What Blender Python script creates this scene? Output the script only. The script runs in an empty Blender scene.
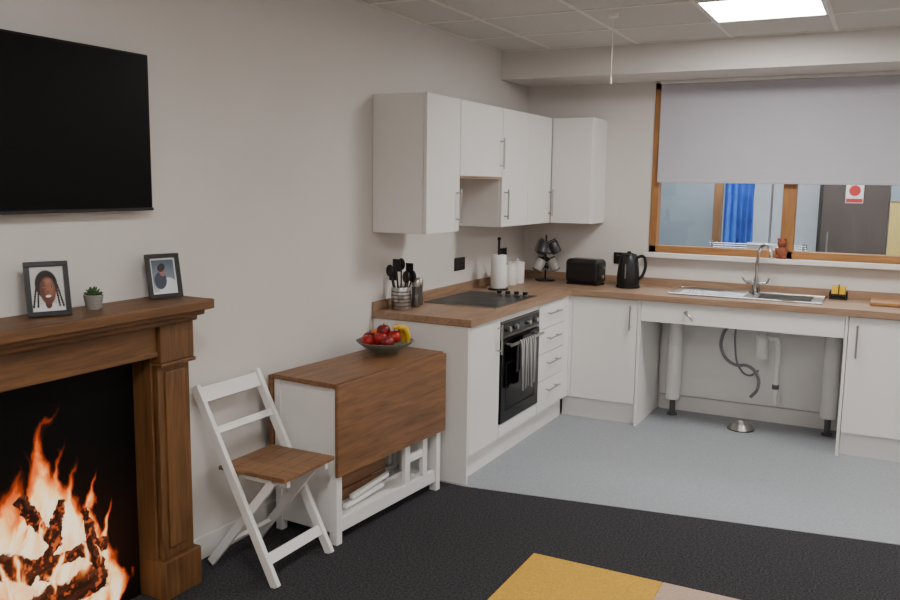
import bpy, bmesh, math, random
import numpy as np
from mathutils import Vector, Matrix
random.seed(4); rng=np.random.RandomState(7)
scn=bpy.context.scene
# ------------------------------------------------------------ colour helpers
def lin(c):
    return tuple(((v/255)/12.92 if v/255<=.04045 else ((v/255+.055)/1.055)**2.4) for v in c)+(1,)
def newmat(name):
    m=bpy.data.materials.new(name); m.use_nodes=True
    nt=m.node_tree; return m,nt,nt.nodes['Principled BSDF']
def mat(name,rgb,rough=.5,metal=0,var=.04,scale=8,bump=0,bscale=80,spec=.5,coat=0,emit=None,es=0,alpha=1):
    m,nt,b=newmat(name); N=nt.nodes; Lk=nt.links
    c=lin(rgb)
    tc=N.new('ShaderNodeTexCoord'); n=N.new('ShaderNodeTexNoise'); n.inputs['Scale'].default_value=scale; n.inputs['Detail'].default_value=4
    Lk.new(tc.outputs['Object'],n.inputs['Vector'])
    r=N.new('ShaderNodeValToRGB'); r.color_ramp.elements[0].position=.3; r.color_ramp.elements[1].position=.7
    r.color_ramp.elements[0].color=tuple(max(0,v*(1-var)) for v in c[:3])+(1,)
    r.color_ramp.elements[1].color=tuple(min(1,v*(1+var)) for v in c[:3])+(1,)
    Lk.new(n.outputs['Fac'],r.inputs['Fac']); Lk.new(r.outputs['Color'],b.inputs['Base Color'])
    b.inputs['Roughness'].default_value=rough; b.inputs['Metallic'].default_value=metal
    b.inputs['Specular IOR Level'].default_value=spec; b.inputs['Coat Weight'].default_value=coat
    if emit: b.inputs['Emission Color'].default_value=lin(emit); b.inputs['Emission Strength'].default_value=es
    if bump:
        n2=N.new('ShaderNodeTexNoise'); n2.inputs['Scale'].default_value=bscale; n2.inputs['Detail'].default_value=3
        Lk.new(tc.outputs['Object'],n2.inputs['Vector'])
        bp=N.new('ShaderNodeBump'); bp.inputs['Strength'].default_value=bump; bp.inputs['Distance'].default_value=.01
        Lk.new(n2.outputs['Fac'],bp.inputs['Height']); Lk.new(bp.outputs['Normal'],b.inputs['Normal'])
    return m
def wood(name,dark,light,axis='Y',rough=.45,sc=1.0,knots=True):
    m,nt,b=newmat(name); N=nt.nodes; Lk=nt.links
    tc=N.new('ShaderNodeTexCoord'); mp=N.new('ShaderNodeMapping')
    s={'X':(1.2,14,14),'Y':(14,1.2,14),'Z':(14,14,1.2)}[axis]
    mp.inputs['Scale'].default_value=tuple(v*sc for v in s)
    Lk.new(tc.outputs['Object'],mp.inputs['Vector'])
    n=N.new('ShaderNodeTexNoise'); n.inputs['Scale'].default_value=1.3; n.inputs['Detail'].default_value=6; n.inputs['Roughness'].default_value=.6; n.inputs['Distortion'].default_value=1.2
    Lk.new(mp.outputs['Vector'],n.inputs['Vector'])
    n2=N.new('ShaderNodeTexNoise'); n2.inputs['Scale'].default_value=6; n2.inputs['Detail'].default_value=5
    Lk.new(mp.outputs['Vector'],n2.inputs['Vector'])
    mx=N.new('ShaderNodeMix'); mx.data_type='FLOAT'; mx.inputs[0].default_value=.35
    Lk.new(n.outputs['Fac'],mx.inputs[2]); Lk.new(n2.outputs['Fac'],mx.inputs[3])
    r=N.new('ShaderNodeValToRGB'); e=r.color_ramp.elements
    e[0].position=.33; e[0].color=lin(dark); e[1].position=.66; e[1].color=lin(light)
    Lk.new(mx.outputs[0],r.inputs['Fac'])
    out=r.outputs['Color']
    if knots:
        v=N.new('ShaderNodeTexVoronoi'); v.inputs['Scale'].default_value=2.2/sc
        mp2=N.new('ShaderNodeMapping'); s2={'X':(1,2.2,2.2),'Y':(2.2,1,2.2),'Z':(2.2,2.2,1)}[axis]; mp2.inputs['Scale'].default_value=s2
        Lk.new(tc.outputs['Object'],mp2.inputs['Vector']); Lk.new(mp2.outputs['Vector'],v.inputs['Vector'])
        r2=N.new('ShaderNodeValToRGB'); r2.color_ramp.elements[0].position=.02; r2.color_ramp.elements[1].position=.11
        r2.color_ramp.elements[0].color=(.35,.3,.28,1); r2.color_ramp.elements[1].color=(1,1,1,1)
        Lk.new(v.outputs['Distance'],r2.inputs['Fac'])
        m2=N.new('ShaderNodeMix'); m2.data_type='RGBA'; m2.blend_type='MULTIPLY'; m2.inputs[0].default_value=.8
        Lk.new(out,m2.inputs[6]); Lk.new(r2.outputs['Color'],m2.inputs[7]); out=m2.outputs[2]
    Lk.new(out,b.inputs['Base Color']); b.inputs['Roughness'].default_value=rough
    return m
# ------------------------------------------------------------ geometry helpers
def E(name,loc=(0,0,0),rz=0):
    o=bpy.data.objects.new(name,None); o.empty_display_size=.05; o.location=loc; o.rotation_euler=(0,0,rz)
    scn.collection.objects.link(o); return o
def mk(name,bm,m,parent=None,smooth=False,bevel=0,seg=2):
    me=bpy.data.meshes.new(name); bmesh.ops.recalc_face_normals(bm,faces=bm.faces[:]); bm.to_mesh(me); bm.free()
    if m: me.materials.append(m)
    o=bpy.data.objects.new(name,me); scn.collection.objects.link(o)
    if smooth:
        for p in me.polygons: p.use_smooth=True
    if bevel:
        md=o.modifiers.new('bevel','BEVEL'); md.width=bevel; md.segments=seg; md.limit_method='ANGLE'
    if parent: o.parent=parent
    return o
def addbox(bm,x0,x1,y0,y1,z0,z1):
    vs=[bm.verts.new((x,y,z)) for x in (x0,x1) for y in (y0,y1) for z in (z0,z1)]
    for f in ((0,1,3,2),(4,6,7,5),(0,4,5,1),(2,3,7,6),(0,2,6,4),(1,5,7,3)): bm.faces.new([vs[i] for i in f])
def box(p,name,m,x0,x1,y0,y1,z0,z1,bevel=.002):
    bm=bmesh.new(); addbox(bm,x0,x1,y0,y1,z0,z1); return mk(name,bm,m,p,bevel=bevel)
def boxes(p,name,m,L,bevel=0):
    bm=bmesh.new()
    for b in L: addbox(bm,*b)
    return mk(name,bm,m,p,bevel=bevel)
def bar(p,name,m,a,b,w,t,side=(0,1,0),bevel=.002):
    a=Vector(a); b=Vector(b); d=(b-a).normalized(); s=Vector(side); s=(s-d*s.dot(d)).normalized(); n=d.cross(s)
    bm=bmesh.new(); vs=[]
    for q in (a,b):
        for i,j in ((-1,-1),(1,-1),(1,1),(-1,1)): vs.append(bm.verts.new(q+s*(i*w/2)+n*(j*t/2)))
    for f in ((0,1,2,3),(7,6,5,4),(0,4,5,1),(1,5,6,2),(2,6,7,3),(3,7,4,0)): bm.faces.new([vs[i] for i in f])
    return mk(name,bm,m,p,bevel=bevel)
def lathe(p,name,m,prof,loc=(0,0,0),n=40,axis='Z',close=False):
    bm=bmesh.new(); rings=[]
    for r,z in prof:
        ring=[]
        for i in range(n):
            a=2*math.pi*i/n
            c=(r*math.cos(a),r*math.sin(a),z)
            if axis=='X': c=(c[2],c[0],c[1])
            if axis=='Y': c=(c[0],c[2],c[1])
            ring.append(bm.verts.new((c[0]+loc[0],c[1]+loc[1],c[2]+loc[2])))
        rings.append(ring)
    for a,b in zip(rings,rings[1:]):
        for i in range(n): bm.faces.new((a[i],a[(i+1)%n],b[(i+1)%n],b[i]))
    if prof[0][0]>0.0005: bm.faces.new(rings[0][::-1])
    if prof[-1][0]>0.0005 and not close: bm.faces.new(rings[-1])
    o=mk(name,bm,m,p,smooth=True)
    md=o.modifiers.new('es','EDGE_SPLIT'); md.split_angle=math.radians(40)
    return o
def cyl(p,name,m,r,z0,z1,loc=(0,0,0),axis='Z',n=32,ch=.0015):
    ch=min(ch,r*.3)
    return lathe(p,name,m,[(0.0001,z0),(r-ch,z0),(r,z0+ch),(r,z1-ch),(r-ch,z1),(0.0001,z1)],loc,n,axis)
def tube(p,name,m,pts,r,cyc=False,res=6,spl='NURBS'):
    cu=bpy.data.curves.new(name,'CURVE'); cu.dimensions='3D'; cu.bevel_depth=r; cu.bevel_resolution=4; cu.resolution_u=res; cu.use_fill_caps=True
    s=cu.splines.new('BEZIER' if spl=='BEZIER' else 'POLY')
    if spl=='BEZIER':
        s.bezier_points.add(len(pts)-1)
        for bp,q in zip(s.bezier_points,pts): bp.co=q; bp.handle_left_type='AUTO'; bp.handle_right_type='AUTO'
    else:
        s.points.add(len(pts)-1)
        for bp,q in zip(s.points,pts): bp.co=tuple(q)+(1,)
    s.use_cyclic_u=cyc
    cu.materials.append(m)
    o=bpy.data.objects.new(name,cu); scn.collection.objects.link(o)
    dg=bpy.context.evaluated_depsgraph_get(); me=bpy.data.meshes.new_from_object(o.evaluated_get(dg))
    bpy.data.objects.remove(o); o=bpy.data.objects.new(name,me); scn.collection.objects.link(o)
    for q in me.polygons: q.use_smooth=True
    if p: o.parent=p
    return o
def ball(p,name,m,r,loc,sc=(1,1,1),rot=None,dent=0):
    bm=bmesh.new(); bmesh.ops.create_uvsphere(bm,u_segments=24,v_segments=16,radius=r)
    for v in bm.verts:
        if dent:
            rr=math.hypot(v.co.x,v.co.y)/r
            v.co.z-= dent*r*math.exp(-(rr*3.2)**2)*(1 if v.co.z>0 else -.6)
        v.co=Vector((v.co.x*sc[0],v.co.y*sc[1],v.co.z*sc[2]))
        if rot: v.co=rot@v.co
        v.co+=Vector(loc)
    return mk(name,bm,m,p,smooth=True)
def painted(p,name,func,org,U,V,nx,ny,rough=.3,es=0,spec=.5):
    """flat printed picture: grid with colour attribute; func(u,v arrays 0..1)->rgb linear"""
    u,v=np.meshgrid(np.linspace(0,1,nx),np.linspace(0,1,ny))
    org=np.array(org,float);U=np.array(U,float);V=np.array(V,float)
    co=org+u[...,None]*U+v[...,None]*V
    idx=np.arange(nx*ny).reshape(ny,nx)
    fa=np.stack([idx[:-1,:-1],idx[:-1,1:],idx[1:,1:],idx[1:,:-1]],-1).reshape(-1,4)
    me=bpy.data.meshes.new(name); me.from_pydata(co.reshape(-1,3).tolist(),[],fa.tolist())
    ca=me.color_attributes.new('print','FLOAT_COLOR','POINT')
    rgb=func(u,v); rgba=np.concatenate([rgb,np.ones(rgb.shape[:2]+(1,))],-1).astype(np.float32)
    ca.data.foreach_set('color',rgba.reshape(-1))
    m,nt,b=newmat(name+'_print'); a=nt.nodes.new('ShaderNodeAttribute'); a.attribute_name='print'
    nt.links.new(a.outputs['Color'],b.inputs['Base Color']); b.inputs['Roughness'].default_value=rough; b.inputs['Specular IOR Level'].default_value=spec
    if es: nt.links.new(a.outputs['Color'],b.inputs['Emission Color']); b.inputs['Emission Strength'].default_value=es
    me.materials.append(m); o=bpy.data.objects.new(name,me); scn.collection.objects.link(o); o.parent=p
    return o
def vnoise(x,y,seed=0):
    g=np.random.RandomState(seed).rand(64,64)
    xi=np.floor(x).astype(int);yi=np.floor(y).astype(int);fx=x-xi;fy=y-yi
    fx=fx*fx*(3-2*fx);fy=fy*fy*(3-2*fy)
    a=g[yi%64,xi%64];b=g[yi%64,(xi+1)%64];c=g[(yi+1)%64,xi%64];d=g[(yi+1)%64,(xi+1)%64]
    return (a*(1-fx)+b*fx)*(1-fy)+(c*(1-fx)+d*fx)*fy
def fbm(x,y,seed=0,o=4):
    s=0;a=.5
    for i in range(o): s=s+a*vnoise(x*2**i+7*i,y*2**i+3*i,seed+i); a*=.5
    return s/(1-.5**o)
# ------------------------------------------------------------ materials
M_wall=mat('painted_wall',(216,211,207),.85,var=.02,scale=2,bump=.05,bscale=150,spec=.3)
M_trim=mat('white_trim',(224,221,218),.5,var=.02)
M_white=mat('white_cabinet',(230,228,225),.42,var=.01,scale=2)
M_whitep=mat('white_paint',(232,231,229),.45,var=.03,scale=6)
M_tile=mat('ceiling_tile',(208,206,201),.9,var=.03,scale=60,bump=.15,bscale=220)
M_grid=mat('ceiling_grid',(230,228,222),.6)
M_carpet=mat('charcoal_carpet',(62,61,64),.97,var=.6,scale=110,bump=.6,bscale=260,spec=.1)
M_vinyl=mat('grey_vinyl',(150,155,160),.55,var=.14,scale=90,bump=0,spec=.4)
M_yel=mat('yellow_rug',(216,170,74),.97,var=.14,scale=120,bump=.5,bscale=260,spec=.1)
M_pink=mat('beige_rug',(198,172,154),.97,var=.12,scale=120,bump=.5,bscale=260,spec=.1)
M_top=wood('worktop_oak',(132,104,82),(168,138,112),'Y',.4,knots=False)
M_topx=wood('worktop_oak_x',(132,104,82),(168,138,112),'X',.4,knots=False)
M_fwoodY=wood('mantel_pine_y',(74,49,26),(126,86,48),'Y',.5)
M_fwoodZ=wood('mantel_pine_z',(74,49,26),(126,86,48),'Z',.5)
M_tabY=wood('table_wood',(94,65,42),(146,104,70),'Y',.45)
M_seat=wood('seat_wood',(102,70,44),(150,108,70),'X',.45,knots=False)
M_oak=wood('window_oak_x',(134,90,50),(174,124,72),'X',.45,knots=False)
M_oakz=wood('window_oak_z',(134,90,50),(174,124,72),'Z',.45,knots=False)
M_blk=mat('black_plastic',(15,15,16),.35,var=.1)
M_blkm=mat('black_matt',(14,14,15),.6,var=.1,spec=.3)
M_scr=mat('tv_screen',(2,2,3),.35,var=.05,spec=.12)
M_glass=mat('black_glass',(7,7,9),.12,var=.05,spec=.3)
M_hobg=mat('hob_glass',(8,8,10),.3,var=.05,spec=.08)
M_steel=mat('brushed_steel',(180,178,174),.3,metal=1,var=.06,scale=30)
M_chrome=mat('chrome',(200,200,200),.14,metal=1,var=.02)
M_steelD=mat('dark_steel',(120,118,116),.3,metal=1)
M_grey=mat('grey_plastic',(80,80,82),.5)
M_ceram=mat('white_ceramic',(228,226,221),.2,var=.01)
M_paper=mat('paper',(232,231,228),.9,bump=.2,bscale=120)
M_red=mat('apple_red',(160,24,20),.3,var=.35,scale=22)
M_redd=mat('apple_dark',(120,22,24),.3,var=.3,scale=22)
M_or=mat('orange_fruit',(226,122,28),.45,bump=.3,bscale=300)
M_ban=mat('banana',(230,184,40),.45,var=.12,scale=30)
M_stem=mat('stem',(70,45,25),.8)
M_bowl=mat('stoneware',(120,126,116),.35,var=.06)
M_green=mat('succulent',(60,86,46),.6,var=.3,scale=40)
M_pot=mat('grey_pot',(140,138,134),.8,bump=.2)
M_blind=mat('blind_fabric',(184,183,192),.9,var=.02,scale=3,bump=.1,bscale=400)
M_lamp=mat('lamp_diffuser',(255,250,240),.5,emit=(255,251,246),es=39)

# ------------------------------------------------------------ room shell
H=2.551; XR=5.6; YB=-8.6; ZB=2.357
boxes(None,'wall_left',M_wall,[(-.15,0,YB,.12,0,H+.1)])
boxes(None,'wall_right',M_wall,[(XR,XR+.15,YB,.12,0,H+.1)])
boxes(None,'wall_front',M_wall,[(-.15,XR+.15,YB-.15,YB,0,H+.1)])
WX0,WX1,WZ0,WZ1=.985,3.75,1.148,2.345
boxes(None,'wall_back',M_wall,[(0,WX0,0,.12,0,H+.1),(WX1,XR,0,.12,0,H+.1),(WX0,WX1,0,.12,0,WZ0),(WX0,WX1,0,.12,WZ1,H+.1)])
boxes(None,'trim_1',M_wall,[(0,XR,-.495,0,ZB,H+.02)])   # boxed-in beam over the kitchen wall
boxes(None,'ceiling',M_tile,[(-.15,XR+.15,YB-.15,.12,H,H+.12)])
gl=[]
x=.37
while x<XR: gl.append((x-.012,x+.012,YB,-.495,H-.004,H+.004)); x+=.6
y=-1.055
while y>YB: gl.append((0,XR,y-.012,y+.012,H-.0045,H+.0035)); y-=.6
gl.append((0,.018,YB,-.495,H-.005,H)); gl.append((0,XR,-.513,-.495,H-.005,H))
boxes(None,'trim_2',M_grid,gl)
# floor
def poly(name,m,pts,z0,z1,parent=None,bevel=0):
    bm=bmesh.new(); a=[bm.verts.new((x,y,z1)) for x,y in pts]; b=[bm.verts.new((x,y,z0)) for x,y in pts]
    bm.faces.new(a); bm.faces.new(b[::-1]); n=len(pts)
    for i in range(n): bm.faces.new((a[i],b[i],b[(i+1)%n],a[(i+1)%n]))
    return mk(name,bm,m,parent,bevel=bevel)
def yv(x): return -2.205+(x-.6)*.15
poly('floor',M_carpet,[(-.15,YB-.15),(XR+.15,YB-.15),(XR+.15,.12),(-.15,.12)],-.1,0)
poly('floor_vinyl',M_vinyl,[(0,-2.19),(.6,-2.205),(XR,yv(XR)),(XR,0),(0,0)],-.004,.002)
# skirtings
boxes(None,'baseboard_left',M_trim,[(0,.014,YB,-5.26,0,.1),(0,.014,-3.71,-2.20,0,.1)],.002)
boxes(None,'baseboard_back',M_trim,[(1.12,2.34,-.016,0,0,.11)],.002)
# rug
rug=E('area_rug',(1.25,-4.9,0))
box(rug,'yellow_field',M_yel,0,.57,0,2.08,0,.012,.004)
box(rug,'beige_field',M_pink,.57,1.6,0,2.08,0,.012,.004)

# ------------------------------------------------------------ ceiling light panel in view, plus added fill panels
def panel(loc):
    e=E('ceiling_light_or_fill',loc)
    boxes(e,'frame',M_whitep,[(-.295,.295,-.295,-.278,-.008,0),(-.295,.295,.278,.295,-.008,0),(-.295,-.278,-.278,.278,-.008,0),(.278,.295,-.278,.278,-.008,0)])
    box(e,'diffuser',M_lamp,-.278,.278,-.278,.278,-.005,-.001,0)
    return e
for lx,ly in ((1.87,-1.355),(4.27,-1.355),(1.87,-4.955),(4.27,-3.755),(4.27,-6.755),(1.87,-7.355)): panel((lx,ly,H-.001))  # first panel is in view; the others are unseen, added for even light
# pull cord
e=E('light_pull_cord',(1.11,-1.5,0)); cyl(e,'cord',M_whitep,.0022,2.22,H,n=8); cyl(e,'ceiling_rose',M_whitep,.03,H-.02,H)
lathe(e,'toggle',M_whitep,[(.0001,2.175),(.005,2.177),(.007,2.188),(.004,2.215),(.0001,2.222)])

# ------------------------------------------------------------ window + blind
w=E('window_1',(0,0,0)); F0,F1=-.012,.075
boxes(w,'frame',M_oak,[(WX0,WX1,F0,F1,WZ0,WZ0+.05),(WX0,WX1,F0,F1,WZ1-.045,WZ1)],.003)
boxes(w,'jambs',M_oakz,[(WX0,WX0+.052,F0,F1,WZ0,WZ1),(1.878,1.962,F0,F1,WZ0,WZ1),(2.82,2.90,F0,F1,WZ0,WZ1),(WX1-.045,WX1,F0,F1,WZ0,WZ1)],.003)
gm,nt,b=newmat('window_glass'); tr=nt.nodes.new('ShaderNodeBsdfTransparent'); gs=nt.nodes.new('ShaderNodeBsdfGlossy'); gs.inputs['Roughness'].default_value=.02
ms=nt.nodes.new('ShaderNodeMixShader'); ms.inputs[0].default_value=.05; nt.links.new(tr.outputs[0],ms.inputs[1]); nt.links.new(gs.outputs[0],ms.inputs[2]); nt.links.new(ms.outputs[0],nt.nodes['Material Output'].inputs[0])
boxes(w,'glass',gm,[(WX0+.04,WX1-.04,.03,.034,WZ0+.04,WZ1-.04)])
boxes(None,'trim_3',M_trim,[(WX0-.02,WX1+.02,-.07,0,WZ0-.035,WZ0-.001)],.004)
bl=E('roller_blind',(1.035,-.05,0))
box(bl,'fabric',M_blind,0,2.75,-.002,.002,1.665,2.33,0)
box(bl,'bottom_bar',M_blind,0,2.75,-.008,.008,1.648,1.672,.004)
box(bl,'cassette',M_trim,-.01,2.76,-.010,.035,2.335,2.356,.004)
# ------------------------------------------------------------ room beyond the window
M_nwall=mat('beyond_wall',(150,162,170),.8); M_blue=mat('blue_cloth',(40,110,210),.8,var=.2,scale=10)
M_dk=wood('dark_door',(60,50,46),(84,72,66),'Z',.5,knots=False)
M_yw=mat('yellow_panel',(226,196,110),.7)
boxes(None,'wall_beyond',mat('beyond_white',(216,222,228),.8),[(-1.5,6,2.6,2.7,0,2.7)])
boxes(None,'wall_corridor',M_nwall,[(-1.0,1.07,1.95,2.05,0,2.7),(-1.1,-1,.12,2.05,0,2.7),(6,6.1,.12,2.7,0,2.7)])
boxes(None,'ceiling_beyond',M_whitep,[(-1.5,6,.12,2.7,2.7,2.8)])
boxes(None,'floor_beyond',M_vinyl,[(-1.5,6,.12,2.7,-.1,0)])
e=E('notice_sheet',(.50,1.945,1.26)); box(e,'sheet',M_paper,0,.06,0,.003,0,.2,0)
e=E('door_frame_beyond',(1.07,1.95,0)); boxes(e,'post',M_oakz,[(0,.07,0,.1,0,2.7)],.003)
d=E('door_1',(1.99,2.0,0))
box(d,'leaf',M_dk,0,.52,0,.045,0,2.1,.003); box(d,'closing_stile',M_yw,.53,1.3,0,.04,0,2.3,.003); box(d,'upper_panel',M_nwall,.53,1.3,-.01,0,1.52,2.3,.003)
box(d,'jamb',M_blkm,-.03,0,0,.06,0,2.15,.003); tube(d,'pull_handle',M_chrome,[(.06,-.04,1.0),(.06,-.04,1.25)],.01)
sg=E('no_smoking_sign',(2.24,1.99,1.50))
box(sg,'plate',M_paper,-.07,.07,0,.006,0,.17,.002)
M_sr=mat('sign_red',(200,30,30),.5)
lathe(sg,'ring',M_sr,[(.036,-.003),(.036,0),(.046,0),(.046,-.003),(.036,-.003)],(0,0,.108),axis='Y',close=True)
bar(sg,'slash',M_sr,(-.027,-.002,.135),(.027,-.002,.081),.004,.008,side=(0,1,0),bevel=0)
boxes(sg,'cigarette',M_blk,[(-.028,.028,-.0015,0,.103,.112)])
box(sg,'text_band',M_sr,-.065,.065,-.001,0,.006,.04,0)
# blue cloth with folds hung on a rail
bm=bmesh.new(); nx,nz=40,10; g=[[bm.verts.new((1.2+.26*i/nx+.02*(j/nz)*math.sin(i*.9),1.75+.025*math.sin(i*.75)*(1+j*.1),1.75-.7*j/nz)) for i in range(nx+1)] for j in range(nz+1)]
for j in range(nz):
    for i in range(nx): bm.faces.new((g[j][i],g[j][i+1],g[j+1][i+1],g[j+1][i]))
e=E('blue_curtain'); mk('cloth',bm,M_blue,e,smooth=True); tube(e,'rail',M_chrome,[(1.17,1.75,1.75),(1.6,1.75,1.75)],.01); tube(e,'post',M_chrome,[(1.6,1.75,1.75),(1.6,1.75,0)],.01)
e=E('clothes_airer',(1.2,1.15,0))
for k in range(5): tube(e,f'rail_{k+1}',M_chrome,[(0,.05*k,1.16-.02*k),(.75,.05*k,1.16-.02*k)],.006)
for k,(a,b_) in enumerate((((.02,0,0),(.02,.25,1.16)),((.73,0,0),(.73,.25,1.16)),((.02,.4,0),(.02,0,1.18)),((.73,.4,0),(.73,0,1.18)))): tube(e,f'leg_{k+1}',M_chrome,[a,b_],.009)
box(e,'hung_towel',M_paper,.3,.5,.0,.012,.85,1.175,.005)
al=bpy.data.lights.new('beyond_light','AREA'); al.energy=75; al.size=2.5; al.size_y=.8; al.shape='RECTANGLE'; al.color=(.86,.93,1)
ao=bpy.data.objects.new('beyond_light',al); ao.location=(1.9,1.1,2.65); scn.collection.objects.link(ao)

# ------------------------------------------------------------ kitchen
TZ=.91; BT=.87
def handle_v(p,x,y,z0,z1,nx=0,ny=0,name='handle'):
    o=.03
    hx,hy=x+nx*o,y+ny*o
    tube(p,name,M_steel,[(hx,hy,z0),(hx,hy,z1)],.006)
    for i,z in enumerate((z0+.02,z1-.02)): tube(p,name+f'_stud_{i+1}',M_steel,[(x,y,z),(hx,hy,z)],.0045)
# base run on the left wall (front faces at x=.60)
e=E('base_cabinet',(0,-2.185,0))
box(e,'end_panel',M_white,.003,.60,0,.018,0,BT)
box(e,'carcass',M_white,.003,.575,.019,.41,.15,BT-.002)
box(e,'door',M_white,.58,.60,.021,.412,.152,BT-.006)
box(e,'plinth',M_white,.53,.55,.019,1.6,0,.148)
handle_v(e,.60,.375,.66,.83,nx=1)
# oven
OY0,OY1=-1.768,-1.168
e=E('built_in_oven',(0,OY0,0)); W_=OY1-OY0
box(e,'body',M_grey,.03,.57,.004,W_-.004,.16,BT-.003)
box(e,'lower_filler',M_white,.58,.60,.003,W_-.003,.152,.225)
box(e,'control_panel',M_steelD,.57,.605,.006,W_-.006,.735,.835,.002)
box(e,'control_glass',M_glass,.6051,.607,.02,W_-.02,.75,.825,0)
for i,yy in enumerate((.09,.2,.4,.51)): cyl(e,f'knob_{i+1}',M_steel,.016,.607,.628,(0,yy,.787),axis='X',n=20)
box(e,'display',mat('display',(30,60,70),.2),.6065,.6085,.265,.335,.77,.805,0)
box(e,'door_glass',M_glass,.57,.608,.006,W_-.006,.232,.73,.004)
boxes(e,'door_window_frame',M_blkm,[(.6082,.6092,.07,W_-.07,.58,.59),(.6082,.6092,.07,W_-.07,.3,.31),(.6082,.6092,.07,.08,.3,.59),(.6082,.6092,W_-.08,W_-.07,.3,.59)])
tube(e,'door_handle',M_steel,[(.65,.05,.70),(.65,W_-.05,.70)],.009)
for i,yy in enumerate((.08,W_-.08)): tube(e,f'handle_stud_{i+1}',M_steel,[(.605,yy,.70),(.65,yy,.70)],.007)
box(e,'top_filler',M_white,.58,.60,.003,W_-.003,.838,BT-.002)
# tea towel, draped over the handle
def towel(name,y0,y1,zl,m1):
    t=E(name,(0,0,0)); bm=bmesh.new(); n=24; prof=[(.635,.52),(.6365,.66),(.6405,.706),(.65,.7125),(.66,.706),(.664,.66),(.667,zl)]
    g=[[bm.verts.new((px+(.004*math.sin(i*.8) if k>4 else 0)+ (.006*math.sin(i*.5) if k==6 else 0),y0+(y1-y0)*i/n,pz-(.02*abs(math.sin(i*.26)) if k==6 else 0))) for i in range(n+1)] for k,(px,pz) in enumerate(prof)]
    for k in range(6):
        for i in range(n): bm.faces.new((g[k][i],g[k][i+1],g[k+1][i+1],g[k+1][i]))
    o=mk('cloth',bm,m1,t,smooth=True); md=o.modifiers.new('s','SOLIDIFY'); md.thickness=.003; return t
ms_,nt,b=newmat('striped_towel'); tc=nt.nodes.new('ShaderNodeTexCoord'); wv=nt.nodes.new('ShaderNodeTexWave'); wv.bands_direction='Y'; wv.inputs['Scale'].default_value=9; wv.inputs['Distortion'].default_value=.3
rr=nt.nodes.new('ShaderNodeValToRGB'); rr.color_ramp.interpolation='CONSTANT'; rr.color_ramp.elements[0].color=lin((74,76,80)); rr.color_ramp.elements[1].position=.45; rr.color_ramp.elements[1].color=lin((164,162,158))
nt.links.new(tc.outputs['Object'],wv.inputs['Vector']); nt.links.new(wv.outputs['Fac'],rr.inputs['Fac']); nt.links.new(rr.outputs['Color'],b.inputs['Base Color']); b.inputs['Roughness'].default_value=.9
towel('tea_towel',OY0+.16,OY0+.40,.42,ms_)
# drawers
e=E('drawer_unit',(0,-1.165,0)); DW=.50
box(e,'carcass',M_white,.003,.575,.002,DW,.15,BT-.002)
zs=[.152,.355,.535,.70,.864]
for i in range(4):
    box(e,f'drawer_front_{i+1}',M_white,.58,.60,.004,DW-.04,zs[i]+.002,zs[i+1]-.003)
    zc=zs[i+1]-.07
    tube(e,f'handle_{i+1}',M_steel,[(.63,.13,zc),(.63,.34,zc)],.006)
    for k,yy in enumerate((.155,.315)): tube(e,f'stud_{i}_{k}',M_steel,[(.6,yy,zc),(.63,yy,zc)],.0045)
box(e,'corner_post',M_white,.575,.60,DW-.037,DW+.063,.152,BT-.004)
# corner/back base
e=E('base_cabinet',(0,0,0))
box(e,'carcass',M_white,.62,1.08,-.575,-.003,.15,BT-.002)
box(e,'corner_filler',M_white,.576,.623,-.60,-.58,.152,BT-.004)
box(e,'door',M_white,.626,1.078,-.60,-.58,.152,BT-.006)
box(e,'end_panel',M_white,1.082,1.102,-.60,-.003,0,BT-.001)
box(e,'plinth',M_white,.552,1.08,-.55,-.53,0,.148)
handle_v(e,1.035,-.60,.66,.83,ny=-1)
e=E('base_cabinet',(2.34,0,0))
box(e,'end_panel',M_white,0,.018,-.60,-.003,0,BT-.001)
box(e,'carcass',M_white,.02,.98,-.575,-.003,.15,BT-.002)
box(e,'door',M_white,.022,.50,-.60,-.58,.152,BT-.006)
box(e,'door_right',M_white,.504,.98,-.60,-.58,.152,BT-.006)
box(e,'plinth',M_white,.02,.98,-.55,-.53,0,.148)
handle_v(e,.07,-.60,.62,.82,ny=-1)
# worktop (with sink cut-out)
SX0,SX1,SY0,SY1=1.80,2.13,-.47,-.13
wt=E('kitchen_worktop',(0,0,0))
boxes(wt,'worktop_left',M_top,[(0.002,.62,-2.195,-.62,BT,TZ)],.003)
boxes(wt,'worktop_back',M_topx,[(0.002,SX0,-.62,-.002,BT,TZ),(SX1,3.34,-.62,-.002,BT,TZ),(SX0,SX1,-.62,SY0,BT,TZ),(SX0,SX1,SY1,-.002,BT,TZ)])
boxes(None,'trim_4',M_top,[(.001,.018,-2.195,-.02,TZ+.0005,TZ+.05)],.001)
boxes(None,'trim_5',M_topx,[(.018,3.34,-.018,-.001,TZ+.0005,TZ+.05)],.001)
# height-adjustable sink section
e=E('sink_unit_support',(0,0,0))
box(e,'apron',M_white,1.104,2.338,-.60,-.582,.73,BT-.002)
box(e,'underside_tray',M_white,1.12,2.33,-.58,-.10,.74,.75,.001)
for i,(x,y) in enumerate(((1.245,-.16),(2.265,-.16))):
    cyl(e,f'column_{i+1}',M_whitep,.05,.12,.74,(x,y,0)); cyl(e,f'column_ring_{i+1}',M_whitep,.054,.5,.52,(x,y,0)); cyl(e,f'foot_{i+1}',M_grey,.02,.002,.12,(x,y,0)); cyl(e,f'foot_pad_{i+1}',M_grey,.035,.002,.015,(x,y,0))
box(e,'back_panel',M_white,1.12,2.33,-.035,-.018,.12,.74,.001)
tube(e,'crank_handle',M_steel,[(1.40,-.60,.815),(1.40,-.645,.815),(1.44,-.65,.785),(1.455,-.65,.765)],.009)
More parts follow.
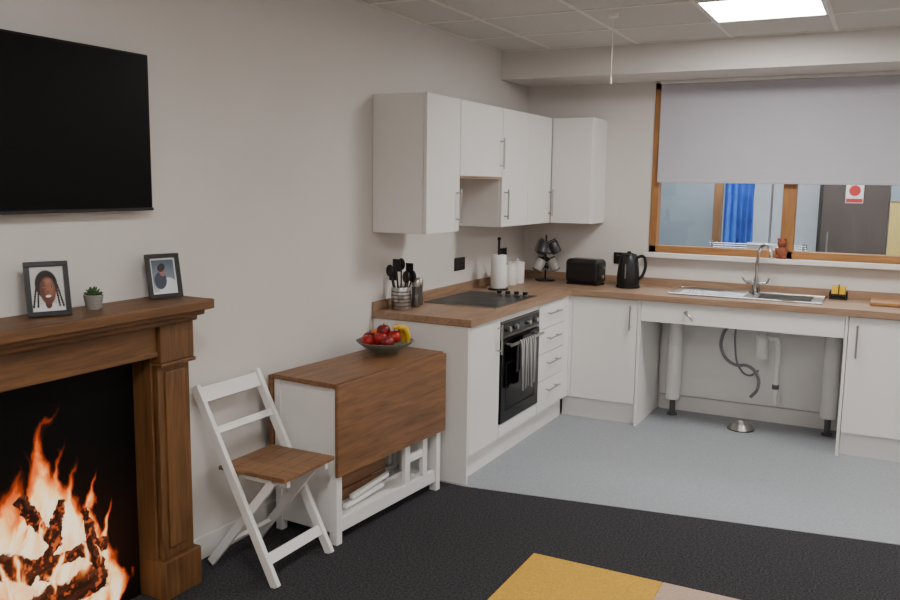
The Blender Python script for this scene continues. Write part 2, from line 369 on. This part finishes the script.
# sink
e=E('kitchen_sink',(0,0,0)); PZ=TZ+.001
boxes(e,'drainer_and_rim',M_steel,[(1.25,SX0,-.50,-.08,PZ,PZ+.006),(SX1,2.20,-.50,-.08,PZ,PZ+.006),(SX0,SX1,-.50,SY0,PZ,PZ+.006),(SX0,SX1,SY1,-.08,PZ,PZ+.006)])
boxes(e,'raised_edge',M_chrome,[(1.25,2.20,-.503,-.493,PZ,PZ+.011),(1.25,2.20,-.087,-.077,PZ,PZ+.011),(1.25,1.26,-.5,-.08,PZ,PZ+.011),(2.19,2.20,-.5,-.08,PZ,PZ+.011)],.003)
boxes(e,'drainer_ribs',M_chrome,[(1.31,1.72,-.43+.045*k,-.42+.045*k,PZ+.006,PZ+.0095) for k in range(7)],.002)
boxes(e,'bowl',M_steel,[(SX0,SX0+.004,SY0,SY1,.765,PZ+.004),(SX1-.004,SX1,SY0,SY1,.765,PZ+.004),(SX0,SX1,SY0,SY0+.004,.765,PZ+.004),(SX0,SX1,SY1-.004,SY1,.765,PZ+.004),(SX0,SX1,SY0,SY1,.76,.766)])
cyl(e,'waste',M_chrome,.04,.766,.769,(1.965,-.3,0))
# tap
e=E('kitchen_tap',(1.755,-.115,TZ+.0075))
cyl(e,'base',M_chrome,.026,0,.05); cyl(e,'body',M_chrome,.018,.05,.10)
tube(e,'swan_neck',M_chrome,[(0,0,.09),(0,0,.22),(.012,-.015,.285),(.05,-.05,.325),(.09,-.09,.29),(.10,-.10,.24)],.011,spl='BEZIER',res=10)
cyl(e,'crosshead',M_chrome,.012,-.065,.065,(0,0,.065),axis='X',n=20)
for s in (-1,1):
    tube(e,'lever_'+('l' if s<0 else 'r'),M_chrome,[(s*.065,0,.065),(s*.075,-.01,.075),(s*.085,-.04,.1)],.006)
# waste plumbing
M_pipe=mat('white_pipe',(225,225,222),.4); M_hose=mat('grey_hose',(118,118,120),.4,var=.3,scale=90)
e=E('sink_waste_trap',(1.84,-.28,0))
cyl(e,'outlet',M_pipe,.022,.66,.738); cyl(e,'bottle',M_pipe,.038,.50,.66); cyl(e,'bottle_ring',M_pipe,.043,.62,.645)
tube(e,'side_pipe',M_pipe,[(.03,0,.64),(.09,0,.64),(.10,.0,.6),(.10,0,.2)],.017)
cyl(e,'pipe_clip',M_grey,.022,.3,.33,(.1,0,0))
tube(e,'flexible_hose',M_hose,[(-.18,-.02,.738),(-.25,-.02,.64),(-.24,-.02,.50),(-.16,-.02,.44),(-.08,-.02,.44),(-.02,-.02,.39),(-.01,-.02,.29),(-.05,-.02,.23)],.011,spl='BEZIER',res=12)
tube(e,'supply_tail',M_hose,[(-.18,.06,.738),(-.18,.06,.56),(-.14,.06,.40),(-.08,.06,.36),(-.02,.06,.40)],.007,spl='BEZIER')
# metal bowl on floor
e=E('pet_bowl',(1.74,-.30,.0025))
lathe(e,'bowl',M_steel,[(.085,0),(.082,.006),(.066,.045),(.06,.048),(.056,.045),(.05,.015),(.0001,.012)],close=True)
cyl(e,'rubber_base',M_blk,.088,0,.006)

# wall cabinets
ZT=2.093; ZL=1.349; WD=.34
def wcab(y0,y1,z0,doors,name='wall_cabinet'):
    e=E(name,(0,y0,0)); w=y1-y0
    box(e,'carcass',M_white,.003,WD-.022,0,w-.001,z0,ZT)
    n=len(doors); dw=w/n
    for i,h in enumerate(doors):
        box(e,f'door_{i+1}',M_white,WD-.02,WD,i*dw+.002,(i+1)*dw-.002,z0+.001,ZT-.001)
        if h: 
            yy={'L':i*dw+.04,'R':(i+1)*dw-.04}[h[0]]; handle_v(e,WD,yy,z0+.05,z0+.24,nx=1,name=f'handle_{i+1}')
    return e
wcab(-2.191,-1.80,ZL,['R'])
e=wcab(-1.798,-1.21,1.665,['R'])
box(e,'wood_underside',M_top,.003,WD-.004,0,.585,1.652,1.664,0)
wcab(-1.208,-.345,ZL,['L','R'])
e=E('wall_cabinet',(0,0,0))
box(e,'carcass',M_white,.003,.64,-.32,-.003,ZL,ZT); box(e,'door',M_white,WD+.002,.638,-.34,-.322,ZL+.001,ZT-.001)
# hob
e=E('electric_hob',(0,0,0)); box(e,'glass',M_hobg,.09,.56,-1.75,-1.13,TZ+.0005,TZ+.008,.002)
boxes(e,'steel_trim',M_steel,[(.087,.0895,-1.752,-1.128,TZ+.0005,TZ+.008),(.5605,.563,-1.752,-1.128,TZ+.0005,TZ+.008),(.09,.56,-1.7525,-1.7505,TZ+.0005,TZ+.008),(.09,.56,-1.1295,-1.1275,TZ+.0005,TZ+.008)])
M_ring=mat('hob_ring',(60,60,62),.4,spec=.2)
for i,(x,y,r) in enumerate(((.21,-1.6,.09),(.43,-1.6,.075),(.21,-1.36,.075),(.43,-1.38,.09))):
    lathe(e,f'zone_{i+1}',M_ring,[(r,TZ+.0081),(r,TZ+.0086),(r-.003,TZ+.0086),(r-.003,TZ+.0081),(r,TZ+.0081)],(x,y,0),close=True)
for i,(x,y) in enumerate(((.33,-1.19),(.39,-1.19),(.45,-1.19),(.51,-1.19))): 
    cyl(e,f'knob_{i+1}',M_steel,.02,TZ+.008,TZ+.014,(x,y,0)); cyl(e,f'knob_cap_{i+1}',M_blk,.016,TZ+.014,TZ+.034,(x,y,0))
# sockets
def socket(loc,ax):
    e=E('wall_socket',loc)
    if ax=='x':
        box(e,'plate',M_blk,0,.01,-.073,.073,-.043,.043,.003); boxes(e,'switches',M_grey,[(.01,.013,-.05,-.04,.01,.03),(.01,.013,.04,.05,.01,.03)]); boxes(e,'pins',M_steelD,[(.01,.0105,-.03,-.02,-.015,-.005),(.01,.0105,.02,.03,-.015,-.005)])
    else:
        box(e,'plate',M_blk,-.073,.073,-.01,0,-.043,.043,.003); boxes(e,'switches',M_grey,[(-.05,-.04,-.013,-.01,.01,.03),(.04,.05,-.013,-.01,.01,.03)]); boxes(e,'pins',M_steelD,[(-.03,-.02,-.0105,-.01,-.015,-.005),(.02,.03,-.0105,-.01,-.015,-.005)])
socket((0.0,-1.12,1.09),'x'); socket((0.0,-.42,1.11),'x'); socket((.80,0,1.09),'y')

# ------------------------------------------------------------ worktop items
TZ+=.0008
e=E('utensil_holder',(.11,-2.06,TZ))
lathe(e,'pot',M_steel,[(.052,0),(.055,.004),(.055,.125),(.0535,.128),(.051,.125),(.05,.006),(.0001,.006)],close=True)
for i in range(5): lathe(e,f'band_{i+1}',M_steelD,[(.0552,.02+.02*i),(.0562,.024+.02*i),(.0552,.028+.02*i)],close=True)
for i in range(7):
    a=i*.9+.3; tx,ty=.06*math.cos(a),.06*math.sin(a); L_=.17+.03*((i*7)%3)
    tube(e,f'utensil_stem_{i+1}',M_blk,[(tx*.3,ty*.3,.02),(tx,ty,L_)],.005)
    if i%2==0: ball(e,f'spoon_{i+1}',M_blk,.028,(tx*1.08,ty*1.08,L_+.02),(.9,.35,1.25))
    else: box(e,f'spatula_{i+1}',M_blk,tx-.025,tx+.025,ty-.003,ty+.003,L_-.01,L_+.06,.003)
for k,(x,y) in enumerate(((.13,-1.93),(.10,-1.84))):
    e=E('spice_mill',(x,y,TZ)); lathe(e,'body',M_steelD,[(.024,0),(.026,.004),(.025,.06),(.022,.075),(.024,.09),(.024,.12)],close=False); lathe(e,'cap',M_steel,[(.025,.12),(.026,.125),(.025,.15),(.018,.158),(.0001,.16)])
e=E('kitchen_roll',(.20,-.92,TZ)); cyl(e,'base',M_blk,.07,0,.012); cyl(e,'pole',M_blk,.008,.012,.34); ball(e,'finial',M_blk,.013,(0,0,.345))
lathe(e,'paper',M_paper,[(.02,.013),(.051,.013),(.053,.016),(.053,.235),(.051,.238),(.02,.238),(.02,.013)],close=True)
for k,(x,y) in enumerate(((.14,-.74),(.15,-.61),(.155,-.48))):
    e=E('storage_canister',(x,y,TZ)); lathe(e,'jar',M_ceram,[(.048,0),(.05,.004),(.05,.135),(.047,.14)]); lathe(e,'lid',M_ceram,[(.051,.14),(.052,.145),(.05,.155),(.012,.16),(.012,.172),(.0001,.176)])
# mug tree with mugs
def mug(p,name,m,loc,rot):
    o=lathe(p,name,m,[(.034,0),(.038,.004),(.04,.085),(.0385,.087),(.037,.085),(.034,.008),(.0001,.008)],close=True)
    hd=tube(p,name+'_handle',m,[(.038,0,.07),(.06,0,.068),(.066,0,.045),(.056,0,.022),(.037,0,.018)],.005,spl='BEZIER')
    for q in (o,hd): q.matrix_local=Matrix.Translation(loc)@rot
e=E('mug_tree',(.27,-.22,TZ)); cyl(e,'base',M_blk,.075,0,.012); cyl(e,'pole',M_blk,.007,.012,.34)
M_mug=mat('grey_mug',(150,146,142),.3); M_mug2=mat('dark_mug',(60,60,64),.3)
for i in range(6):
    a=i*math.pi/3*2+(.5 if i>2 else 0); z=.30 if i>2 else .17
    d=Vector((math.cos(a),math.sin(a),0))
    tube(e,f'arm_{i+1}',M_blk,[(0,0,z-.02),tuple(d*.07+Vector((0,0,z+.015)))],.004)
    mug(e,f'mug_{i+1}',(M_mug,M_mug2)[i%2],d*.085+Vector((0,0,z-.09)),Matrix.Rotation(a+math.pi,4,'Z')@Matrix.Rotation(.5,4,'Y'))
# toaster
e=E('toaster',(.60,-.27,TZ),-.12)
o=box(e,'body',M_blk,-.13,.13,-.08,.08,.012,.185,.03); o.modifiers['bevel'].segments=5
box(e,'base',M_blkm,-.12,.12,-.07,.07,0,.014,.003); boxes(e,'slots',M_steelD,[(-.1,.1,-.04,-.015,.1845,.186),(-.1,.1,.015,.04,.1845,.186)])
box(e,'lever',M_steel,.13,.155,-.015,.015,.12,.135,.003); cyl(e,'dial',M_steel,.014,.13,.142,(0,0,.06),axis='X')
# kettle
e=E('electric_kettle',(.92,-.29,TZ),0)
cyl(e,'power_base',M_blkm,.082,0,.02)
lathe(e,'body',M_blk,[(.078,.021),(.08,.03),(.077,.1),(.067,.19),(.06,.215),(.055,.225)])
lathe(e,'lid',M_blkm,[(.056,.225),(.05,.236),(.015,.242),(.012,.255),(.0001,.257)])
tube(e,'handle',M_blk,[(.058,0,.215),(.10,0,.225),(.118,0,.19),(.112,0,.12),(.085,0,.07),(.07,0,.06)],.011,spl='BEZIER',res=10)
bm=bmesh.new(); q=[bm.verts.new(v) for v in ((-.055,-.02,.19),(-.055,.02,.19),(-.092,0,.222),(-.052,-.025,.222),(-.052,.025,.222))]
for f in ((0,1,2),(0,2,3),(1,4,2),(3,2,4),(0,3,4,1)): bm.faces.new([q[i] for i in f])
mk('spout',bm,M_blk,e,bevel=.003); box(e,'water_gauge',M_steel,-.004,.004,-.0805,-.072,.07,.17,.001)
# sponge caddy
e=E('sink_caddy',(2.265,-.12,TZ)); boxes(e,'tray',M_blk,[(-.05,.06,-.045,.045,0,.008),(-.05,-.044,-.045,.045,0,.05),(.054,.06,-.045,.045,0,.05),(-.05,.06,-.045,-.04,.022,.028),(-.05,.06,.04,.045,0,.05)],.002)
box(e,'sponge',M_ban,-.038,.048,-.033,.028,.008,.085,.006); box(e,'scourer',M_blkm,-.038,.048,-.0385,-.034,.008,.035,.002); box(e,'divider',M_blk,.003,.009,-.045,.04,.0,.095,.002)
e=E('chopping_board',(2.46,-.36,TZ)); box(e,'board',M_oak,0,.42,0,.26,0,.022,.005)
# little figurine on window sill
M_terr=mat('terracotta',(134,72,48),.7)
e=E('bear_figurine',(1.895,-.044,WZ0-.001))
ball(e,'body',M_terr,.038,(0,0,.042),(1,.6,1.15)); ball(e,'head',M_terr,.029,(0,-.002,.104),(1,.75,1))
for s in (-1,1): ball(e,f'ear_{s}',M_terr,.011,(s*.020,0,.131)); ball(e,f'foot_{s}',M_terr,.013,(s*.024,-.008,.013)); ball(e,f'arm_{s}',M_terr,.011,(s*.033,-.008,.06),(.8,.8,1.6))

# ------------------------------------------------------------ drop-leaf table (stands slightly askew to the wall)
Y0=-3.165; Y1=Y0+.90; TR=-math.radians(4)
Pv=Vector((.462,-3.186,0)); Rt=Matrix.Rotation(TR,3,'Z'); TL=Pv-Rt@Vector((.465,Y0,0))
T=E('drop_leaf_table',TL,TR)
box(T,'top',M_tabY,.078,.445,Y0,Y1,.726,.748,.003)
box(T,'front_leaf',M_tabY,.447,.465,Y0,Y1,.325,.741,.003)
box(T,'rear_leaf',M_tabY,.057,.075,Y0,Y1,.30,.741,.003)
for i,y in enumerate((Y0+.025,Y1-.045)):
    box(T,f'end_panel_{i+1}',M_whitep,.085,.425,y,y+.02,.05,.725,.002)
    box(T,f'end_leg_a_{i+1}',M_whitep,.40,.443,y-.008,y+.03,0,.725,.002); box(T,f'end_leg_b_{i+1}',M_whitep,.078,.115,y-.008,y+.03,0,.725,.002)
box(T,'bottom_rail_front',M_whitep,.41,.435,Y0+.05,Y1-.05,.05,.115,.002)
box(T,'bottom_rail_rear',M_whitep,.08,.105,Y0+.05,Y1-.05,.05,.115,.002)
box(T,'bottom_shelf',M_whitep,.106,.409,Y0+.05,Y1-.05,.085,.10,.002)
box(T,'top_rail',M_whitep,.41,.43,Y0+.05,Y1-.05,.66,.725,.002)
box(T,'gate_leg',M_whitep,.412,.435,Y1-.33,Y1-.29,.116,.66,.002); box(T,'gate_leg_outer',M_whitep,.412,.435,Y1-.17,Y1-.13,.116,.66,.002)
box(T,'gate_rail',M_whitep,.414,.433,Y1-.29,Y1-.17,.22,.26,.002)
# ------------------------------------------------------------ folding chairs
def chair(loc,rz=0):
    c=E('folding_chair',loc,rz); w=.185; wi=.15
    A=(-.20,.78);B=(.205,0)
    for s in (-1,1): bar(c,f'rail_{"l" if s<0 else "r"}',M_whitep,(A[0],s*w,A[1]),(B[0],s*w,B[1]+.0),.022,.038)
    d=Vector((B[0]-A[0],0,B[1]-A[1])).normalized()
    def on(z): return A[0]+(A[1]-z)/(A[1]-B[1])*(B[0]-A[0])
    bar(c,'back_slat',M_whitep,(on(.74),-w,.74),(on(.74),w,.74),.065,.015,side=tuple(d))
    bar(c,'back_slat_lower',M_whitep,(on(.60),-w,.60),(on(.60),w,.60),.03,.015,side=tuple(d))
    bar(c,'front_stretcher',M_whitep,(on(.10),-w,.10),(on(.10),w,.10),.045,.018,side=tuple(d))
    for s in (-1,1): bar(c,f'cross_leg_{"l" if s<0 else "r"}',M_whitep,(.17,s*wi,.425),(-.17,s*wi,0.012),.02,.036)
    bar(c,'rear_stretcher',M_whitep,(-.10,-wi,.10),(-.10,wi,.10),.03,.018,side=(.63,0,.77))
    for s in (-1,1): box(c,f'seat_bearer_{"l" if s<0 else "r"}',M_whitep,-.09,.23,s*(wi-.022)-.01,s*(wi-.022)+.01,.405,.435,.002)
    for i in range(5): box(c,f'seat_slat_{i+1}',M_seat,-.10+.069*i,-.033+.069*i,-.172,.172,.436,.454,.004)
    return c
chair((.25,-3.425,0))
# stored folded chairs inside the table frame
def folded(x,dy):
    yc=(Y0+Y1)/2+dy
    c=E('folded_chair',TL+Rt@Vector((x,yc,.1005)),TR)
    for s in (-1,1): box(c,f'rail_{s}',M_whitep,-.011,.011,s*.34-.017,s*.34+.017,0,.40,.002)
    for s in (-1,1): box(c,f'inner_rail_{s}',M_whitep,-.011,.011,s*.295-.013,s*.295+.013,.03,.36,.002)
    box(c,'bottom_bar',M_whitep,-.009,.009,-.34,.34,.0,.02,.002); box(c,'top_bar',M_whitep,-.009,.009,-.34,.34,.33,.37,.002)
    for i in range(5): box(c,f'seat_slat_{i+1}',M_tabY,.012,.02,-.27,.12,.022+.065*i,.08+.065*i,.002)
folded(.30,-.01); folded(.20,.01)
c=E('slatted_panel',TL+Rt@Vector((.365,Y0,0)),TR)
for i in range(2): bar(c,f'slat_{i+1}',M_whitep,(0,.17+.05*i,.118+.032*i),(0,.47+.04*i,.138+.04*i),.02,.022)
# ------------------------------------------------------------ fruit bowl
fb=E('fruit_bowl',(.265,-2.48,.7485))
lathe(fb,'bowl',M_bowl,[(.05,0),(.055,.006),(.10,.028),(.14,.055),(.15,.066),(.147,.067),(.13,.055),(.09,.032),(.0001,.02)],close=True,n=56)
fr=[(-.075,-.03,.075,M_redd),(-.03,.06,.078,M_red),(-.05,-.085,.07,M_red),(.01,-.06,.085,M_red),(-.01,.0,.115,M_redd),(.06,-.075,.074,M_redd),(.055,.0,.09,M_red),(-.09,.05,.075,M_or)]
for i,(x,y,z,m) in enumerate(fr):
    ball(fb,f'apple_{i+1}' if m is not M_or else 'orange',m,.037,(x,y,z),(1,1,.92),dent=.25 if m is not M_or else 0)
    if m is not M_or: tube(fb,f'stem_{i+1}',M_stem,[(x,y,z+.02),(x+.003,y,z+.042)],.002)
def banana(name,ph):
    bm=bmesh.new(); n=14; rings=[]
    for i in range(n+1):
        t=i/n; a=-.2+2.0*t; r=.017*(math.sin(math.pi*min(max(t,.06),.94))**.4); R_=.08
        cx=.085+ph*.028; cy=R_*math.cos(a)+.01; cz=.06+R_*math.sin(a)
        ring=[bm.verts.new((cx+r*math.cos(k*math.pi/4),cy+r*math.sin(k*math.pi/4)*math.cos(a),cz+r*math.sin(k*math.pi/4)*math.sin(a))) for k in range(8)]; rings.append(ring)
    for p_,q_ in zip(rings,rings[1:]):
        for k in range(8): bm.faces.new((p_[k],p_[(k+1)%8],q_[(k+1)%8],q_[k]))
    bm.faces.new(rings[0]); bm.faces.new(rings[-1])
    mk(name,bm,M_ban,fb,smooth=True)
banana('banana_1',0); banana('banana_2',-1)

# ------------------------------------------------------------ fireplace
Fp=E('fireplace',(0,0,0)); R0=-3.73; LFT=-5.17; IN=.17
box(Fp,'mantel_shelf',M_fwoodY,.0,.25,LFT-.03,-3.70,1.132,1.17,.005)
box(Fp,'crown_1',M_fwoodY,.0,.215,LFT-.01,-3.715,1.108,1.131,.006)
box(Fp,'crown_2',M_fwoodY,.0,.185,LFT,-3.725,1.085,1.107,.006)
box(Fp,'frieze',M_fwoodY,.0,.145,LFT+IN,R0-IN,.965,1.084,.003)
box(Fp,'frieze_bead',M_fwoodY,.0,.152,LFT+IN,R0-IN,.965,.985,.003)
for k,(a,b_) in enumerate(((R0-IN,R0),(LFT,LFT+IN))):
    box(Fp,f'pilaster_{k+1}',M_fwoodZ,.0,.14,a+.004,b_-.004,.161,.965,.003)
    box(Fp,f'capital_{k+1}',M_fwoodZ,.0,.165,a,b_,.94,1.084,.004)
    box(Fp,f'capital_bead_{k+1}',M_fwoodZ,.0,.172,a-.004,b_+.004,.925,.94,.004)
    box(Fp,f'raised_panel_{k+1}',M_fwoodZ,.14,.15,a+.035,b_-.035,.20,.90,.004)
    box(Fp,f'foot_block_{k+1}',M_fwoodZ,.0,.165,a-.012,b_+.012,0,.16,.006)
    box(Fp,f'inner_side_{k+1}',M_fwoodZ,.0,.12,(a-.012) if k==0 else b_,a if k==0 else b_+.012,.16,.965,.001)
PY0,PY1=LFT+IN,R0-IN
def ramp(t,stops):
    out=np.zeros(t.shape+(3,))
    xs=[s[0] for s in stops]
    for c in range(3): out[...,c]=np.interp(t,xs,[lin(s[1])[c] for s in stops])
    return out
def fire(u,v):
    y=PY0+(PY1-PY0)*u; h=v*.965
    wy=y+.06*(fbm(y*9+3,h*6,11)-.5)*2+.02*(fbm(y*30,h*16,12)-.5)*2
    def tongue(yy,c,wd,top,base=.10):
        t=(h-base)/(top-base); lean=.03*np.sin(h*14+c*20)
        width=wd*np.clip(1-np.clip(t,0,1),0,1)**.6*(1+.3*np.sin(t*6+c*9))
        return np.clip(1.3-np.abs(yy-c-lean)/np.maximum(width,.004),0,1.2)*np.clip((1.05-t)*1.8,0,1)
    RP=[(0,(3,3,3)),(.10,(36,12,6)),(.22,(136,44,14)),(.38,(216,98,36)),(.54,(244,152,78)),(.76,(253,208,146)),(1.1,(255,234,196))]
    I=np.zeros_like(y)
    for c,wd,top in ((-4.31,.11,.82),(-4.24,.065,.70),(-4.37,.10,.70),(-4.46,.12,.66),(-4.19,.07,.62),(-4.12,.065,.56),(-4.60,.12,.76),(-4.75,.08,.54),(-4.41,.08,.62),(-4.85,.06,.42),(-4.05,.04,.44)):
        I=np.maximum(I,tongue(wy,c,wd,top))
    n=fbm(y*16+5*fbm(y*6,h*5,31),h*6,5)
    I=I*(.45+.95*n)
    streak=fbm(y*34+5*n,h*5,21); I=I*(.62+.72*streak)
    col=ramp(I,RP)
    ang=(fbm(y*16,h*16,77)-.5)*.05+(fbm(y*60,h*60,78,3)-.5)*.018
    def log(c0,c1,r0,r1,seed):
        (ya,ha),(yb,hb)=c0,c1
        dy,dh=yb-ya,hb-ha; L=math.hypot(dy,dh); t=((y-ya)*dy+(h-ha)*dh)/L/L
        perp=((y-ya)*(-dh)+(h-ha)*dy)/L+ang
        r=r0+(r1-r0)*np.clip(t,0,1)
        ends=np.clip(np.minimum(t+ang*2,1-t-ang*3)*30,-1,1)     # ragged cut ends
        return perp/r,np.clip((1-np.abs(perp/r))*7,0,1)*np.clip(ends*2,0,1),t
    for (c0,c1,r0,r1,s) in (((-4.80,.12),(-4.08,.15),.075,.06,41),((-4.56,.40),(-4.36,.27),.035,.05,42),((-4.42,.56),(-4.26,.32),.022,.034,43),((-4.24,.50),(-4.33,.24),.020,.036,47),((-4.42,.30),(-4.06,.27),.042,.03,44),((-4.68,.50),(-4.50,.32),.022,.04,45),((-4.90,.24),(-4.6,.24),.05,.04,46),((-4.16,.44),(-4.11,.20),.018,.032,48)):
        pp,msk,t=log(c0,c1,r0,r1,s); msk=msk[...,None]
        grain=fbm(t*5+s,pp*3+s,s,4); crack=fbm(y*60,h*60,s+9,3)
        em=np.clip((crack-.6)*7,0,1)*.55+np.clip(np.abs(pp)**4-.45,0,1)*np.clip((grain-.4)*3,0,1)*.7
        em=np.clip(em,0,1)[...,None]
        lc=ramp(grain+.25*(pp>0.2)*np.clip(pp,0,1),[(0,(5,4,4)),(.5,(20,12,11)),(1.1,(96,52,38))])*(1-em)+em*np.array(lin((214,92,40))[:3])
        col=col*(1-msk)+lc*msk
    # thin flames licking over the logs
    J=np.zeros_like(y)
    for c,wd,top,bs in ((-4.38,.022,.46,.18),(-4.28,.018,.38,.14),(-4.19,.024,.40,.16),(-4.47,.03,.44,.16),(-4.10,.015,.32,.18),(-4.33,.014,.52,.3)):
        J=np.maximum(J,tongue(wy,c,wd,top,bs)*np.clip((h-bs)*14,0,1))
    J=np.clip(J*(.4+.9*streak),0,1)
    a=np.clip(J*1.3-.15,0,.9)[...,None]; col=col*(1-a)+ramp(J,RP)*a
    gl_=np.exp(-((y+4.42)/.35)**2-((h-.25)/.22)**2)[...,None]*np.array([.03,.008,.002])
    return col+gl_
box(Fp,'fire_surround_panel',M_blkm,.0,.025,PY0,PY1,0,.965,0)
painted(Fp,'fire_picture',fire,(.0265,PY0,0),(0,PY1-PY0,0),(0,0,.965),640,500,rough=.5,es=1.0,spec=.12)
# TV
tv=E('wall_tv',(0,-3.81,1.505)); TW,TH=1.05,.572
box(tv,'casing',M_blkm,.018,.055,-TW,0,0,TH,.004); box(tv,'screen',M_scr,.0551,.0565,-TW+.008,-.008,.012,TH-.008,0)
box(tv,'wall_bracket',M_blkm,0,.018,-.8,-.25,.12,.45,.002); box(tv,'lower_bezel',M_blk,.055,.06,-TW,0,0,.011,.001)

# ------------------------------------------------------------ picture frames + plant on mantel
def ell(u,v,cx,cy,rx,ry,a=0):
    x=(u-cx);y=(v-cy);c,s=math.cos(a),math.sin(a)
    return ((x*c+y*s)/rx)**2+((-x*s+y*c)/ry)**2
def blend(col,mask,rgb):
    m=np.clip(mask,0,1)[...,None]; return col*(1-m)+m*np.array(lin(rgb)[:3])
def e2m(e,k=12): return np.clip((1-e)*k,0,1)
def portrait(u,v):
    col=np.ones(u.shape+(3,))*np.array(lin((196,194,192))[:3])
    col=blend(col,e2m(ell(u,v,.5,-.02,.50,.20)),(214,212,216))
    col=blend(col,e2m(ell(u,v,.47,.60,.35,.33),6),(30,22,21))
    for i,(x0,a) in enumerate(((.17,.12),(.23,.05),(.75,-.08),(.80,-.14))):
        for k in range(9): col=blend(col,e2m(ell(u,v,x0-a*k*.12,.56-.055*k,.032,.034)),(46,32,30) if k%2 else (26,18,18))
    col=blend(col,e2m(ell(u,v,.5,.17,.11,.12),4),(84,50,38))
    col=blend(col,e2m(ell(u,v,.5,.46,.255,.33,.10),4),(98,60,46))
    col=blend(col,e2m(ell(u,v,.56,.50,.19,.26,.1),1.0)*.8,(160,106,82))
    col=blend(col,e2m(ell(u,v,.52,.68,.15,.08),1.0)*.6,(176,124,100))
    for cx in (.40,.62):
        col=blend(col,e2m(ell(u,v,cx,.54,.065,.028),2)*.6,(64,38,30))
        col=blend(col,e2m(ell(u,v,cx,.535,.042,.014),4)*.8,(210,200,194)); col=blend(col,e2m(ell(u,v,cx,.535,.022,.016),6),(18,11,10))
    col=blend(col,e2m(ell(u,v,.51,.43,.05,.022),1.5)*.6,(84,48,38))
    col=blend(col,e2m(ell(u,v,.51,.325,.115,.05,.05),4),(104,44,42)); col=blend(col,e2m(ell(u,v,.51,.335,.092,.03,.05),4),(236,230,224))
    return col
def portrait2(u,v):
    col=ramp(v,[(0,(190,196,202)),(.4,(120,132,146)),(1,(70,84,100))])
    col=blend(col,e2m(ell(u,v,.68,.10,.46,.36),5),(222,225,230))
    col=blend(col,e2m(ell(u,v,.34,.36,.30,.28,.4),5),(52,62,78))
    col=blend(col,e2m(ell(u,v,.46,.64,.14,.16),5),(150,112,96)); col=blend(col,e2m(ell(u,v,.42,.76,.19,.13,.3),5),(36,28,26))
    for cx in (.42,.52): col=blend(col,e2m(ell(u,v,cx,.64,.02,.012))*.7,(30,24,22))
    col=blend(col,e2m(ell(u,v,.47,.57,.045,.012))*.7,(130,66,60))
    return col
def pframe(loc,rz,w,h,func,mount=.0):
    e=E('photo_frame',loc); e.rotation_euler=(0,-.20,rz); b=.016
    boxes(e,'moulding',M_blk,[(-.006,.008,-w/2,w/2,0,b),(-.006,.008,-w/2,w/2,h-b,h),(-.006,.008,-w/2,-w/2+b,b,h-b),(-.006,.008,w/2-b,w/2,b,h-b)],.0015)
    box(e,'backing',M_blkm,-.008,-.004,-w/2+.002,w/2-.002,.002,h-.002,0)
    box(e,'mount',M_paper,-.0039,-.002,-w/2+b,w/2-b,b,h-b,0)
    painted(e,'photograph',func,(-.001,-w/2+b+mount,b+mount),(0,w-2*b-2*mount,0),(0,0,h-2*b-2*mount),110,150,rough=.25)
    bar(e,'easel_strut',M_blkm,(-.008,0,h*.6),(-.065,0,.016),.03,.003)
    return e
pframe((.115,-4.32,1.1725),-.42,.135,.18,portrait)
pframe((.10,-3.80,1.1725),-.30,.135,.17,portrait2,.007)
e=E('potted_succulent',(.10,-4.135,1.1705))
lathe(e,'pot',M_pot,[(.024,0),(.026,.003),(.033,.05),(.031,.052),(.028,.045),(.0001,.044)],close=True)
for ring,(n,r,t) in enumerate(((9,.03,.5),(7,.022,.9),(5,.012,1.25))):
    for i in range(n):
        a=2*math.pi*i/n+ring*.4; rot=Matrix.Rotation(a,3,'Z')@Matrix.Rotation(-t,3,'Y')
        ball(e,f'leaf_{ring}_{i}',M_green,.016,Vector((math.cos(a)*r*.6,math.sin(a)*r*.6,.052+.006*ring)),(1.0,.4,.22),rot)

# ------------------------------------------------------------ world + camera
wd=bpy.data.worlds.new('world'); scn.world=wd; wd.use_nodes=True; wd.node_tree.nodes['Background'].inputs[0].default_value=(.5,.55,.6,1); wd.node_tree.nodes['Background'].inputs[1].default_value=.3
y,p,r=map(math.radians,(27.363,7.840,.814))
Fv=Vector((-math.sin(y)*math.cos(p),math.cos(y)*math.cos(p),-math.sin(p))); ri=Vector((math.cos(y),math.sin(y),0)); up=ri.cross(Fv)
r2=ri*math.cos(r)+up*math.sin(r); u2=-ri*math.sin(r)+up*math.cos(r)
cam=bpy.data.cameras.new('camera'); co=bpy.data.objects.new('camera',cam); scn.collection.objects.link(co)
m=Matrix.Identity(4)
for i in range(3): m[i][0]=r2[i]; m[i][1]=u2[i]; m[i][2]=-Fv[i]
m[0][3],m[1][3],m[2][3]=2.544,-6.160,1.623
co.matrix_world=m; cam.sensor_width=36; cam.lens=848.471*36/900; cam.clip_start=.05
scn.camera=co
